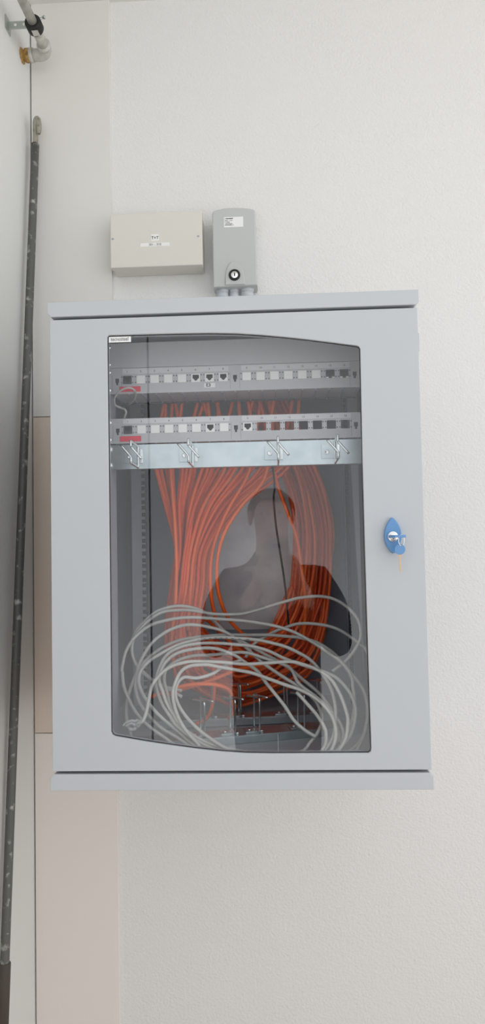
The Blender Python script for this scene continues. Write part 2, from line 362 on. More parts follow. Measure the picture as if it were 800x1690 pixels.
def patch_panel(ptop, pbot, kinds, label, with_e3):
    z1, z0 = P(388, ptop, YR).z, P(388, pbot, YR).z
    h = z1 - z0; zp = z1 - (20.5 / 43) * h + 0.001
    t = thing('patch_bay', label, 'patch panel', (XM, YR, z0), 'patch panels in the cabinet')
    holes = [rect(XM + x - .008, zp - .0077, XM + x + .008, zp + .0074) for x in PORTX]
    clipx = [-0.2125, 0, 0.2125]
    for x in clipx:
        zc = zp - 0.003
        holes.append([(XM + x - .0035, zc + .006), (XM + x - .0035, zc - .001), (XM + x - .002, zc - .0022), (XM + x - .002, zc - .006), (XM + x + .002, zc - .006), (XM + x + .002, zc - .0022), (XM + x + .0035, zc - .001), (XM + x + .0035, zc + .006)])
    k = MB(); k.plate(rect(XM - 0.241, z0, XM + 0.241, z1), YR - 0.0015, YR + 0.0015, PANELM, holes, bev=0.0003)
    k.box((XM - 0.222, YR + 0.001, z1 - 0.0025), (XM + 0.222, YR + 0.05, z1 - 0.001), PANELM)
    for x in clipx: k.box((XM + x - .005, YR + 0.004, zp - .011), (XM + x + .005, YR + 0.006, zp + .006), DARK)
    for x in PORTX:                          # dark dots painted in place of tiny vent holes beside every port
        for sx in (-1, 1):
            for sz in (-1, 1): k.box((XM + x + sx * .0100 - .0009, YR - 0.0019, zp + sz * .0052 - .0009), (XM + x + sx * .0100 + .0009, YR - 0.001, zp + sz * .0052 + .0009), DARK)
    for x in clipx: k.box((XM + x - .0085, YR - 0.0018, z0 + 0.003), (XM + x - .0082, YR - 0.001, zp + 0.009), DKGREY); k.box((XM + x + .0082, YR - 0.0018, z0 + 0.003), (XM + x + .0085, YR - 0.001, zp + 0.009), DKGREY)
    k.build('faceplate', t)
    for s, (xa, xb) in enumerate(((PORTX[0] - .009, PORTX[7] + .010), (PORTX[8] - .010, PORTX[15] + .010))):
        k = MB(); k.box((XM + xa, YR - 0.0022, zp + .0105), (XM + xb, YR - 0.001, z1 - 0.001), STRIPM, 0.0003)
        for i in range(8): k.text(str(s * 8 + i + 1), XM + PORTX[s * 8 + i], YR - 0.0022, zp + 0.0145, 0.0052, INK)
        k.build('number_strip', t)
    for i, kd in enumerate(kinds):
        if kd != 'o': insert(kd, t, XM + PORTX[i], zp)
    k = MB(); xa = PORTX[0] - 0.0145; k.box((XM + xa, YR - 0.0024, z0 + 0.0035), (XM + xa + 0.0385, YR - 0.0014, z0 + 0.0130), RED); s = k.build('red_sticker', t); s['label'] = 'red sticker'
    if with_e3:
        k = MB(); xe = XM + PORTX[6]; k.box((xe - .0095, YR - 0.0024, z0 + 0.0072), (xe + .0100, YR - 0.0014, z0 + 0.0152), PAPER); k.text('E3', xe - 0.002, YR - 0.0024, z0 + 0.0112, 0.0085, INK, bold=0.0002); k.build('port_sticker', t)
    # cable tray behind, seen from below
    k = MB(); k.box((XM - 0.222, YR + 0.0016, z0 + 0.001), (XM + 0.222, YR + 0.085, z0 + 0.0022), PANELM)
    k.box((XM - 0.222, YR + 0.085, z0 - 0.002), (XM + 0.222, YR + 0.0862, z0 + 0.010), DKGREY)
    for i in range(19):
        xx = XM - 0.216 + i * 0.024; k.box((xx - .0012, YR + 0.004, z0 - 0.0012), (xx + .0012, YR + 0.085, z0 + 0.001), GREYIN)
    k.build('cable_tray', t)
    for sx in (-1, 1):
        for zz in (z0 + 0.007, z1 - 0.007):
            k = MB(); k.lathe((XM + sx * 0.2275, YR - 0.0015, zz), (0, -1, 0), [(0, .0058), (.0006, .0058), (.0032, .0045), (.0038, .003)], CHROME, 16); k.build('screw', t)
    return z0, z1
A0, A1 = patch_panel(602.5, 645, 'dbbbbjjjbbbbbbtt', 'upper grey patch panel with mostly white blanked ports and an E3 sticker', True)
B0, B1 = patch_panel(686, 727.5, 'dbbbbbjbjooooooo', 'lower grey patch panel with seven empty port openings, above the galvanised cable manager', False)
zb0, zb1 = A1 + 0.0006, P(388, 560.5, YR).z
bp = thing('blanking_plate', 'plain grey blanking plate filling the rack space above the upper patch panel', 'blanking plate', (XM, YR, zb0))
k = MB(); k.plate(rect(XM - 0.241, zb0, XM + 0.241, zb1), YR - 0.0015, YR + 0.0005, PANELM, bev=0.0003); k.box((XM - 0.222, YR + 0.0004, zb0), (XM + 0.222, YR + 0.016, zb0 + 0.0012), PANELM); k.box((XM - 0.222, YR + 0.0004, zb1 - 0.0012), (XM + 0.222, YR + 0.016, zb1), PANELM); k.build('faceplate', bp)
for sx in (-1, 1):
    for zz in (zb0 + 0.007, zb1 - 0.007):
        k = MB(); k.lathe((XM + sx * 0.2275, YR - 0.0015, zz), (0, -1, 0), [(0, .0058), (.0006, .0058), (.0032, .0045), (.0038, .003)], CHROME, 16); k.build('screw', bp)
RING = [Vector(q) for q in ((-.018, -.063, .012), (-.0015, -.064, -.0075), (0, -.065, -.0115), (0, -.064, -.0180), (0, -.060, -.0195), (0, -.006, -.0200), (0, -.002, -.0185), (0, -.002, .0160), (0, -.006, .0180), (0, -.060, .0185), (0, -.064, .0175), (0, -.065, .0105), (.0015, -.064, .0070), (.018, -.063, -.0125))]
def ring_meshes():
    k = MB(); k.tube(smooth(RING, 4), 0.0021, WIREM, 8)
    b = MB(); b.plate(rect(-.024, -.0125, .0035, .0125), -.0022, -.0002, GALV, bev=0.0004); b.box((.0035, -.003, -.0125), (.0085, -.0002, .0125), WIREM, 0.0006)
    s = MB(); s.lathe((-.0145, -.0022, -.001), (0, -1, 0), [(0, .0042), (.0018, .0040), (.0024, .0028), (.0016, .0022), (.0016, .0001)], CHROME, 16)
    return k, b, s
first = None
def ring(parent, M):
    """wire cable ring with its bracket and screw; M places it in the parent's frame"""
    global first
    if first is None:
        k, b, s = ring_meshes(); r = k.build('cable_ring'); bb = b.build('ring_bracket'); ss = s.build('ring_screw')
        bb.parent = r; ss.parent = r; first = (r, bb, ss)
    else:
        r, bb, ss = [o.copy() for o in first]
        for o in (r, bb, ss): C.objects.link(o)
        bb.parent = r; ss.parent = r
    r.parent = parent; r.matrix_local = M
def manager(label, M, ringx, deep=0.014, ringz=None):
    """1U galvanised cable manager; local frame: face in XZ looking to -Y, origin at bottom centre"""
    t = thing('cable_manager', label, 'cable manager', (0, 0, 0), 'cable managers in the cabinet')
    k = MB(); h = 0.0436
    k.plate(rect(-0.241, 0, 0.241, h), -0.0008, 0.0008, GALV, [rrect(s * .2325 - .005, z - .0033, s * .2325 + .005, z + .0033, .0032) for s in (-1, 1) for z in (.0075, h - .0075)], bev=0.0003)
    k.box((-0.222, 0.0006, 0), (0.222, deep, 0.0014), GALV, 0.0004); k.box((-0.222, 0.0006, h - 0.0014), (0.222, deep, h), GALV, 0.0004)
    o = k.build('plate'); o.parent = t
    for x in ringx: ring(t, Matrix.Translation((x, -0.0008, 0.0225)))
    t.matrix_world = M
    return t
z0m = P(388, 770, YR).z
rx = [P(q, 748, YR).x - XM for q in (228, 318, 458.7, 552.5)]
mg = manager('galvanised cable manager with four wire rings, screwed under the lower patch panel', Matrix.Translation((XM, YR, z0m)), rx)
for sx in (-1, 1):
    for zz in (0.0075, 0.036):
        k = MB(); k.lathe((sx * 0.2275, -0.0010, zz), (0, -1, 0), [(0, .0058), (.0006, .0058), (.0032, .0045), (.0038, .003)], CHROME, 16); o = k.build('screw'); o.parent = mg
# two spare managers lying on the cabinet floor, rings up
def lying(label, c, yaw, tilt, ringx, deep=0.014):
    # face (-Y local) turned up (+Z world)
    M = Matrix.Translation(c) @ Matrix.Rotation(yaw, 4, 'Z') @ Matrix.Rotation(-PI / 2 + tilt, 4, 'X') @ Matrix.Translation((0, 0, -0.0218))
    return manager(label, M, ringx, deep)
zf = ZI0
lying('spare galvanised cable manager lying rings up on the cabinet floor, nearer the glass', Vector((XM + 0.035, 1.375, zf + 0.016)), math.radians(17), math.radians(4), [-0.115, -0.058, -0.012, 0.075])
lying('spare galvanised cable manager lying rings up behind another on the cabinet floor', Vector((XM + 0.03, 1.50, zf + 0.016)), math.radians(9), math.radians(0), [-0.10, -0.045, 0.05, 0.12])
# ------------------------------------------------------------------ orange cables
ZMIN = ZI0 + 0.004
OR = 0.0037
def orange(px_pts, label, group, m, rad=OR):
    pts = []
    for px, py, Y in px_pts:
        p = P(px, py, Y); p.z = max(p.z, ZMIN + rad); p.y = min(p.y, YW - 0.016); pts.append(p)
    k = MB(); k.tube(smooth(pts, 6), rad, m, 8)
    return settle(tag(k.build('orange_cable'), label, 'cable', group))
N = 42
for i in range(N):
    u = i / (N - 1); j = lambda s: random.uniform(-s, s)
    xt = 256 + 225 * u + j(6)
    xl = 288 + 52 * (0.5 + 0.5 * (2 * u - 1) * abs(2 * u - 1) ** 0.1) * u ** 0.35 + j(5)
    s = random.random(); yb = 1062 + 100 * s; xr = 468 + 66 * (0.25 * s + 0.75 * random.random())
    dY = random.uniform(0, 0.055); eY = random.uniform(0, 0.07)
    top = A0 if i % 2 else B0
    ytop = 640 if i % 2 else 722
    pts = [(xt + j(22), ytop, 1.39 + 0.02 * random.random()), (xt + j(5), (ytop + 770) / 2 + 10, 1.40 + dY * 0.3), (xt + (xl - xt) * 0.08, 772, 1.405 + dY * 0.4), (xt + (xl - xt) * 0.62, 835, 1.43 + dY * 0.7), (xl + 5, 905, 1.45 + dY), (xl - 2, 965, 1.46 + dY), (xl - 10 + j(4), 1035, 1.47 + dY)]
    pts += [(xl + 2 + j(6), yb - 40, 1.50 + dY), (xl + 38 + 18 * s, yb - 4, 1.53 + dY), (410 + j(10), yb + 3, 1.56 + eY), (xr - 28, yb - 28 - 10 * s, 1.585 + eY), (xr + 2, yb - 95, 1.60 + eY), (xr + 12 + j(3), 960, 1.61 + eY), (xr + 16 + j(3), 880, 1.61 + eY), (xr + 6, 815, 1.60 + eY), (xr - 13, 765, 1.58 + eY), (xr - 40, 700, 1.54 + eY), (xr - 60, 655, 1.50 + eY)]
    orange(pts, 'orange network cable in the thick bundle looping down from the patch panels', 'orange cables in the big loop', ORANGE if i % 3 else ORANGE2)
OUT = [([(278, 720, 1.36), (282, 785, 1.40), (288, 860, 1.42), (291, 930, 1.42), (289, 1000, 1.43), (283, 1060, 1.45), (290, 1120, 1.5)], 'outermost orange cable on the left side of the orange bundle'),
       ([(448, 722, 1.36), (436, 790, 1.39), (398, 835, 1.41), (370, 880, 1.41), (358, 930, 1.42), (362, 985, 1.44), (384, 1030, 1.48), (430, 1062, 1.52), (470, 1040, 1.55), (496, 985, 1.57), (507, 900, 1.58), (500, 820, 1.57), (484, 760, 1.55)], 'orange cable swinging wide around the bare metal plate, left of the black wire'),
       ([(425, 722, 1.37), (408, 785, 1.40), (374, 845, 1.42), (352, 905, 1.43), (347, 965, 1.44), (356, 1020, 1.47), (380, 1060, 1.50), (425, 1085, 1.54), (474, 1060, 1.57), (508, 990, 1.58), (520, 900, 1.58), (508, 810, 1.57)], 'second orange cable out from the bare metal plate, left of the black wire'),
       ([(452, 762, 1.42), (458, 800, 1.44), (474, 845, 1.46), (489, 885, 1.48), (498, 940, 1.5), (504, 1000, 1.53), (500, 1060, 1.55)], 'lone orange cable slanting down right beside the black wire'),
       ([(250, 1150, 1.36), (290, 1135, 1.34), (325, 1129, 1.33), (356, 1130, 1.335), (376, 1137, 1.35), (384, 1152, 1.37), (386, 1172, 1.39), (378, 1186, 1.41)], 'short bright orange cable arching above the cabinet floor, lower of two'),
       ([(270, 1150, 1.39), (305, 1136, 1.37), (340, 1126, 1.36), (372, 1113, 1.37), (400, 1103, 1.40), (450, 1096, 1.46)], 'bright orange cable slanting up right through the grey coil'),
       ([(352, 1100, 1.44), (354, 1130, 1.44), (351, 1160, 1.43), (342, 1184, 1.43), (322, 1196, 1.42)], 'short orange cable end hanging upright near the cabinet floor')]
for pts, lb in OUT: orange(pts, lb, None, ORANGE)
pts = [P(*q) for q in ((450, 750, 1.36), (450, 772, 1.385), (453, 803, 1.39), (451.5, 824, 1.39), (455, 865, 1.395), (461, 905, 1.40), (468, 950, 1.41), (472, 985, 1.42), (476, 1030, 1.45))]
k = MB(); k.tube(smooth(pts, 6), 0.0019, BLACK, 8); settle(tag(k.build('black_wire'), 'thin black wire hanging straight down in front of the bare metal plate', 'wire'))
pts = [P(*q) for q in ((205, 690, 1.300), (208, 681, 1.295), (206, 676, 1.295), (199, 673, 1.30), (190, 668, 1.29), (189, 657, 1.275), (196, 647, 1.265), (206, 641, 1.262), (216, 640.5, 1.265), (223, 646, 1.275), (223, 656, 1.30), (217, 664, 1.32), (212, 668, 1.35))]
k = MB(); k.tube(smooth(pts, 6), 0.0019, WIREGREY, 8); settle(tag(k.build('earth_wire'), 'thin grey wire curling out between the two patch panels', 'wire'))
# ------------------------------------------------------------------ grey patch cables coiled on the cabinet floor
S1 = [(222, 1046), (235, 1029), (261, 1008), (293, 1000), (321, 1004), (340, 1012), (354, 1025), (375, 1046), (405, 1062), (430, 1076), (470, 1098), (500, 1122), (530, 1148), (556, 1188), (560, 1226)]
CO = [
 ([(202, 1110), (204, 1131), (212, 1153), (223, 1174), (238, 1192), (255, 1206), (274, 1219), (296, 1234), (345, 1250), (430, 1256), (510, 1254), (554, 1239), (571, 1215), (582, 1185), (585, 1157), (582, 1134), (579, 1115), (564, 1094), (545, 1079), (517, 1061), (489, 1045), (461, 1035), (433, 1029), (396, 1024), (367, 1022), (340, 1020), (321, 1019), (295, 1020), (269, 1025), (250, 1031), (233, 1042), (218, 1057), (207, 1077), (201, 1104)], True, 'grey patch cable making the widest loop of the coil, bulging furthest left'),
 ([(548, 1108), (567, 1094), (582, 1077), (594, 1055), (594, 1034), (586, 1016), (569, 999), (549, 988), (526, 984), (498, 986), (480, 990), (452, 998), (427, 1006), (399, 1013), (377, 1014), (349, 1013), (321, 1008), (295, 1007), (269, 1010), (248, 1022), (228, 1042), (220, 1055), (218, 1078), (226, 1100), (238, 1113), (262, 1128), (300, 1150)], False, 'grey patch cable rising to the highest bend at the upper right of the coil'),
 ([(300, 1140), (262, 1130), (240, 1112), (223, 1093), (217, 1070)] + S1, False, 'grey patch cable crowning the coil at its top left'),
 ([(375, 1045), (349, 1036), (317, 1031), (295, 1034), (272, 1044), (250, 1062), (233, 1089), (226, 1110), (224, 1134), (227, 1151), (234, 1166), (246, 1181), (264, 1200), (292, 1217), (325, 1238), (370, 1251), (440, 1256), (496, 1241), (511, 1226), (524, 1209), (531, 1191), (528, 1172), (519, 1155), (498, 1136), (470, 1119), (435, 1095), (405, 1068)], True, 'grey patch cable with the tight inner bend at the lower right of the coil'),
 ([(250, 1081), (235, 1096), (222, 1118), (214, 1140), (209, 1160), (209, 1185), (214, 1208), (230, 1232), (300, 1252), (480, 1256), (570, 1250), (595, 1225), (606, 1185), (603, 1150), (594, 1130), (579, 1111), (567, 1096), (549, 1077), (526, 1062), (498, 1053), (470, 1050), (442, 1048), (405, 1048), (367, 1048), (340, 1050), (321, 1052), (295, 1057), (269, 1068)], True, 'grey patch cable reaching the lower right corner of the glass'),
 ([(265, 1079), (245, 1092), (232, 1108), (229, 1125), (234, 1142), (245, 1160), (262, 1180), (295, 1208), (335, 1238), (420, 1256), (510, 1252), (545, 1226), (553, 1190), (551, 1153), (539, 1123), (515, 1092), (492, 1077), (470, 1067), (452, 1062), (424, 1056), (386, 1053), (358, 1052), (330, 1055), (295, 1064)], True, 'grey patch cable with dark print along its upper strand'),
 ([(259, 1115), (258, 1132), (262, 1148), (270, 1166), (281, 1183), (294, 1200), (330, 1226), (384, 1243), (450, 1256), (530, 1252), (572, 1222), (586, 1184), (582, 1153), (564, 1127), (545, 1113), (507, 1100), (480, 1091), (461, 1083), (442, 1074), (414, 1066), (392, 1064), (367, 1062), (330, 1062), (295, 1069), (272, 1085)], True, 'grey patch cable looping through the middle of the coil, under the printed strand'),
 ([(521, 1216), (504, 1206), (485, 1189), (470, 1166), (451, 1142), (436, 1123), (424, 1107), (401, 1091), (386, 1081), (358, 1071), (330, 1070), (295, 1077), (274, 1092), (264, 1111), (263, 1126), (268, 1140), (274, 1158), (284, 1176), (302, 1202), (350, 1229), (425, 1244), (480, 1252)], False, 'grey patch cable whose strand cuts steeply down across the dark opening'),
 ([(480, 1104), (492, 1127), (513, 1144), (532, 1159), (549, 1178), (562, 1196), (566, 1218), (550, 1246), (500, 1256), (400, 1256), (342, 1246), (311, 1219), (292, 1193), (281, 1166), (276, 1144), (271, 1122), (275, 1104), (295, 1089), (321, 1082), (349, 1081), (377, 1078), (405, 1077), (433, 1085), (461, 1094)], True, 'grey patch cable rising over its neighbours at the top middle of the coil'),
 ([(227, 1194), (236, 1189), (242, 1172), (246, 1151), (251, 1131), (259, 1119), (271, 1107), (287, 1098), (312, 1092), (340, 1092), (367, 1093), (405, 1096), (442, 1094), (480, 1092), (498, 1096), (521, 1104), (545, 1120), (559, 1142), (570, 1170), (574, 1194), (566, 1228), (535, 1251), (430, 1256), (352, 1248), (322, 1223), (303, 1200), (291, 1176), (285, 1148), (289, 1127), (299, 1108), (314, 1099), (340, 1097), (358, 1100), (386, 1105), (417, 1111), (445, 1121), (470, 1130), (494, 1138), (517, 1150), (536, 1166), (549, 1185), (554, 1208), (551, 1228), (540, 1246), (515, 1254)], False, 'grey patch cable in front of the coil, its end taped at the lower left'),
 ([(405, 1085), (420, 1062), (452, 1043), (470, 1036), (489, 1030), (511, 1029), (541, 1033), (564, 1042), (590, 1060), (606, 1076), (614, 1110), (614, 1160), (600, 1215), (570, 1245)], False, 'grey patch cable climbing behind the coil towards the right side of the cabinet'),
 ([(489, 1142), (507, 1162), (526, 1185), (538, 1212), (525, 1243), (450, 1256), (384, 1240), (340, 1214), (308, 1184), (291, 1155), (291, 1132), (303, 1118), (325, 1119), (350, 1112), (372, 1098), (398, 1090)], False, 'grey patch cable lining the inside of the coil beside the fallen wire rings'),
]
order = [6, 9, 8, 3, 7, 5, 4, 2, 1, 0, 10, 5]
CR = 0.0031
for i, (pp, closed, lb) in enumerate(CO):
    off = [0.064, 0.078, 0.086, 0.058, 0.096, 0.036, 0.028, 0.020, 0.044, 0.0, 0.110, 0.012][i]
    pts = []
    for q, (px, py) in enumerate(pp):
        h = max(0.0, (1252 - py) / 250)
        Y = 1.203 + 0.13 * h + off * (0.25 + 0.75 * min(1, h * 1.6)) + 0.004 * math.sin(q * 1.1 + i)
        p = P(px, py, Y); p.z = max(p.z, ZMIN + CR)
        p.x = max(x0 + 0.008, min(x1 - 0.008, p.x)); pts.append(p)
    k = MB(); k.tube(smooth(pts, 6, closed), CR, CABGREY, 8, closed)
    if i == 5:                               # jacket print: short ink dashes along the upper strand
        d = smooth(pts, 6, closed)
        for s in range(len(d)):
            a = d[s]; b = d[(s + 1) % len(d)]
            if a.z > P(300, 1070, a.y).z and s % 2 == 0 and P(325, 1050, a.y).x < a.x < P(420, 1050, a.y).x:
                u = (b - a) * 0.22
                for w in (0.15, 0.55): q = a + (b - a) * w + Vector((0, -CR + 0.0004, -0.0004)); k.tube([q, q + u], 0.0008, INK, 5)
    settle(tag(k.build('patch_cable'), lb, 'cable', 'grey patch cables in the coil'))
# crumpled film wrapped round the cable end at the lower left
k = MB(); Yt = 1.243
for pp, rr in (([(238, 1187), (231, 1191), (226, 1198), (220, 1203), (212, 1205)], [.003, .0048, .0042, .003, .0016]), ([(236, 1189), (228, 1190), (218, 1190), (208, 1192), (203, 1198)], [.002, .0028, .0022, .002, .0012]), ([(231, 1193), (224, 1196), (215, 1194), (207, 1199)], [.002, .0032, .002, .0015])):
    pts = smooth([P(px, py, Yt) for px, py in pp], 4); q = []
    for s in range(len(pp)): q += [rr[s]] * 4
    k.tube([p + Vector((0, random.uniform(-.001, .001), random.uniform(-.001, .001))) for p in pts], [v * random.uniform(.75, 1.2) for v in q[:len(pts)]], TAPE, 7)
settle(tag(k.build('crumpled_tape'), 'crumpled clear tape on a grey cable end in the lower left corner of the glass', 'tape'))
# ------------------------------------------------------------------ cream junction box on the wall
YJ = YW - 0.067
xa = (P(181, 353, YJ).x + P(183, 441, YJ).x) / 2; xb = (P(331.5, 348, YJ).x + P(335.5, 436.5, YJ).x) / 2
za = (P(183, 442, YJ).z + P(336, 437, YJ).z) / 2; zc = (P(181, 353, YJ).z + P(331, 347.5, YJ).z) / 2
jb = thing('junction_box', 'flat cream junction box with T+T lettering on the wall above the cabinet', 'junction box', ((xa + xb) / 2, YW - 0.03, za))
k = MB(); k.box((xa + .002, YJ + 0.022, za + .002), (xb - .002, YW - 0.0005, zc - .002), CREAM, 0.002); k.build('base', jb)
k = MB(); k.box((xa, YJ, za), (xb, YJ + 0.0225, zc), CREAM, 0.0018); k.build('lid', jb)
for px, py in ((186, 394.5), (327, 390)):
    c = P(px, py, YJ)
    k = MB(); k.lathe((c.x, YJ + 0.0008, c.z), (0, -1, 0), [(0, .0034), (.0012, .0032), (.0014, .0024)], GLANDM, 16); k.box((c.x - .0026, YJ - 0.0009, c.z - .0004), (c.x + .0026, YJ - 0.0003, c.z + .0004), DARK); k.build('screw', jb)
def sticker(parent, px0, py0, px1, py1, Y, rows, m=PAPER):
    a, b = P(px0, py1, Y), P(px1, py0, Y); k = MB(); k.box((a.x, Y - 0.0006, a.z), (b.x, Y + 0.0004, b.z), m)
    for t, fx, fz, size, bold in rows: k.text(t, a.x + fx * (b.x - a.x), Y - 0.0007, a.z + fz * (b.z - a.z), size, INK, 0.00015, bold=bold)
    return k.build('lettered_sticker', parent)
sticker(jb, 249.5, 386.5, 262, 398, YJ, [('T+T', 0.5, 0.45, 0.0098, 0.0001)])
sticker(jb, 232, 400, 279.5, 407.5, YJ, [('301 - 310', 0.5, 0.5, 0.0078, 0.0)], PAPER)
# ------------------------------------------------------------------ grey key switch box
YK = YW - 0.062
kb = thing('key_switch_box', 'upright grey plastic key box with an arched top, standing off the wall above the cabinet', 'switch box', (P(388, 480, YW).x, YW - 0.03, P(388, 474, YK).z))
o = [XZ(px, py, YK) for px, py in ((352, 474), (351, 420), (350, 352), (352, 348.5), (358, 346), (370, 343.5), (385, 342.5), (400, 342.8), (413, 344.2), (419, 346), (420.8, 349), (423, 420), (424.5, 470))]
k = MB(); k.plate(o, YK, YK + 0.045, BOXGREY, bev=0.003); k.plate(inset(o, 0.003), YK + 0.044, YW - 0.0005, BOXGREY, bev=0.001); k.build('housing', kb)
o = smooth([(*XZ(px, py, YK), 0) for px, py in ((371.5, 471), (372, 455), (375, 442), (380, 434), (387, 431.5), (394, 434), (399.5, 441.5), (403, 455), (404.5, 470))], 4)
k = MB(); k.plate([(v.x, v.y) for v in o], YK - 0.004, YK + 0.001, BOXGREY, bev=0.0025); k.build('lock_boss', kb)
c = P(387, 455, YK)
k = MB(); k.lathe((c.x, YK - 0.003, c.z), (0, -1, 0), [(0, .0138), (.003, .0138), (.005, .0125), (.0045, .0088), (.003, .0088)], BLACK, 28)
k.lathe((c.x, YK - 0.004, c.z), (0, -1, 0), [(0, .0088), (.003, .0086), (.0034, .008)], CHROME, 24)
k.plate([(c.x - .0002, c.z + .0058), (c.x + .0018, c.z + .003), (c.x + .0018, c.z - .003), (c.x - .0006, c.z - .0045), (c.x - .0012, c.z)], YK - .0078, YK - .0070, INK); k.build('key_lock', kb)
a, b = P(369.5, 375.5, YK), P(401, 357.5, YK)
k = MB(); k.box((a.x, YK - 0.0006, a.z), (b.x, YK + 0.0004, b.z), PAPER)
rnd = random.Random(3)
for row, (zz, w, hh) in enumerate(((.86, .46, .0032), (.66, .44, .0020), (.50, .36, .0020), (.36, .42, .0020), (.22, .50, .0020))):   # print too small to read: rows of strokes
    x = a.x + 0.0022
    while x < a.x + w * (b.x - a.x):
        s = rnd.uniform(.0006, .0011); h2 = hh * rnd.uniform(.6, 1)
        if rnd.random() > .13: k.box((x, YK - 0.0009, a.z + zz * (b.z - a.z) - hh / 2), (x + s, YK - 0.0005, a.z + zz * (b.z - a.z) - hh / 2 + h2), INK)
        x += s + .0005
k.build('address_sticker', kb)
zu = P(388, 472, YK).z
for px, rg in ((367, .0165), (386.5, .0125), (407.5, .0165)):
    x = P(px, 478, YW - 0.03).x
    k = MB(); k.lathe((x, YW - 0.031, zu + 0.004), (0, 0, -1), [(0, rg), (.007, rg), (.0085, rg * .88), (.0095, rg * .86), (.010, rg * .92), (.020, rg * .90), (.024, rg * .72), (.024, rg * .5)], GLANDM, 24)
    k.build('cable_gland', kb)
# ------------------------------------------------------------------ rod leaning in the corner
pt = thing('hooked_rod', 'long dark worn steel rod with a hooked tip leaning in the corner', 'rod', (XL + 0.03, 1.43, 0))
top, low = P(58.3, 238, 1.735), P(4.0, 1690, 1.52)
d = (low - top).normalized(); end = top + d * ((top.z - 0.005) / -d.z)
slv = top + d * ((P(5, 1586, 1.54) - top).dot(d))
slv2 = slv + d * 0.16
k = MB(); k.tube([top + (end - top) * (i / 24) for i in range(25)], 0.0097, STEEL, 14); k.build('shaft', pt)
hk = [top + Vector((0, 0, -0.02)), top + Vector((0.0012, 0, 0.02)), top + Vector((0.001, 0, 0.045)), top + Vector((0.0022, -0.003, 0.056)), top + Vector((0.006, -0.006, 0.061)), top + Vector((0.0105, -0.009, 0.056)), top + Vector((0.013, -0.011, 0.042)), top + Vector((0.0135, -0.012, 0.026)), top + Vector((0.0125, -0.012, 0.018))]
hs = smooth(hk, 4); k = MB(); k.tube(hs, [0.0066] * (len(hs) - 6) + [0.006, 0.0056, 0.005, 0.0045, 0.004, 0.0035], HOOKM, 12); k.build('hook', pt)
k = MB(); k.tube([slv, slv + d * 0.002, slv2], [0.012, 0.0126, 0.0126], SLEEVE, 16); k.build('grip', pt)
k = MB(); k.tube([slv2, slv2 + d * 0.02], 0.0126, RED, 16); s = k.build('end_band', pt); s['label'] = 'red band below the brown grip'
# ------------------------------------------------------------------ overhead pipe with elbow, clamp
YE = 1.705
pc = P(79, 90, YE); zp_, xp_ = pc.z, pc.x
pp = thing('wall_pipe', 'grey pipe running overhead along the left wall, bending into it at an elbow', 'pipe', (xp_, 1.2, zp_ - 0.015))
k = MB(); k.cyl((xp_, -0.6, zp_), (xp_, 1.602, zp_), 0.0105, PIPEM, 18); k.build('pipe_run', pp)
k = MB(); k.cyl((xp_, 1.60, zp_), (xp_, YE - 0.026, zp_), 0.0118, PIPEM, 18); k.build('connector', pp)
el = [(xp_, YE - 0.034, zp_), (xp_, YE - 0.022, zp_)] + [(xp_ - 0.022 + 0.022 * math.cos(t), YE - 0.022 + 0.022 * math.sin(t), zp_) for t in [PI / 2 * i / 8 for i in range(1, 9)]] + [(xp_ - 0.04, YE, zp_)]
k = MB(); k.tube(el, [0.0155, 0.0150] + [0.0145] * 8 + [0.0145], PIPEM, 18); k.tube([(xp_, YE - 0.036, zp_), (xp_, YE - 0.027, zp_)], 0.0165, PIPEM, 18); k.tube([(xp_ - 0.036, YE, zp_), (xp_ - 0.045, YE, zp_)], 0.0165, PIPEM, 18); k.build('elbow', pp)
k = MB(); k.lathe((XL, YE, zp_), (1, 0, 0), [(0, .019), (.003, .018), (.004, .013), (.008, .013), (.009, .0165), (xp_ - 0.042 - XL, .0165)], RUST, 8); s = k.build('wall_collar', pp); s['label'] = 'rusty brass wall collar'
YCp = 1.608
pk = thing('pipe_clamp', 'black rubber-lined pipe clamp on a zinc bracket, above the pipe elbow', 'pipe clamp', (xp_, YCp, zp_ - 0.02))
k = MB(); k.lathe((xp_, YCp - 0.017, zp_), (0, 1, 0), [(0, .0125), (0, .0175), (.003, .019), (.025, .019), (.028, .0175), (.028, .0125)], BLACK, 24)
k.box((xp_ - 0.004, YCp - 0.012, zp_ - 0.0196), (xp_ + 0.011, YCp + 0.006, zp_ - 0.0182), PIPEM, .0004); k.build('rubber_ring', pk)
k = MB(); zb_ = zp_ + 0.006; k.box((XL + 0.002, YCp - 0.0015, zb_ - 0.010), (xp_ - 0.012, YCp + 0.0015, zb_ + 0.008), BRACKETM, .0004); k.box((XL + 0.0002, YCp - 0.016, zb_ - 0.016), (XL + 0.0025, YCp + 0.016, zb_ + 0.016), BRACKETM, .0006)
for q in (0.3, 0.62): k.lathe((XL + q * (xp_ - XL), YCp - 0.0014, zb_ - 0.001), (0, -1, 0), [(0, .0035), (.0006, .0034)], WHITEP, 12)
k.build('bracket', pk)
k = MB(); k.cyl((xp_ - 0.019, YCp + 0.004, zp_ + 0.012), (xp_ + 0.022, YCp + 0.004, zp_ + 0.024), 0.0024, BRACKETM, 8); k.lathe((xp_ + 0.019, YCp + 0.004, zp_ + 0.0232), (1, 0, 0.3), [(0, .0045), (.004, .0045)], BRACKETM, 6); k.build('clamp_bolt', pk)
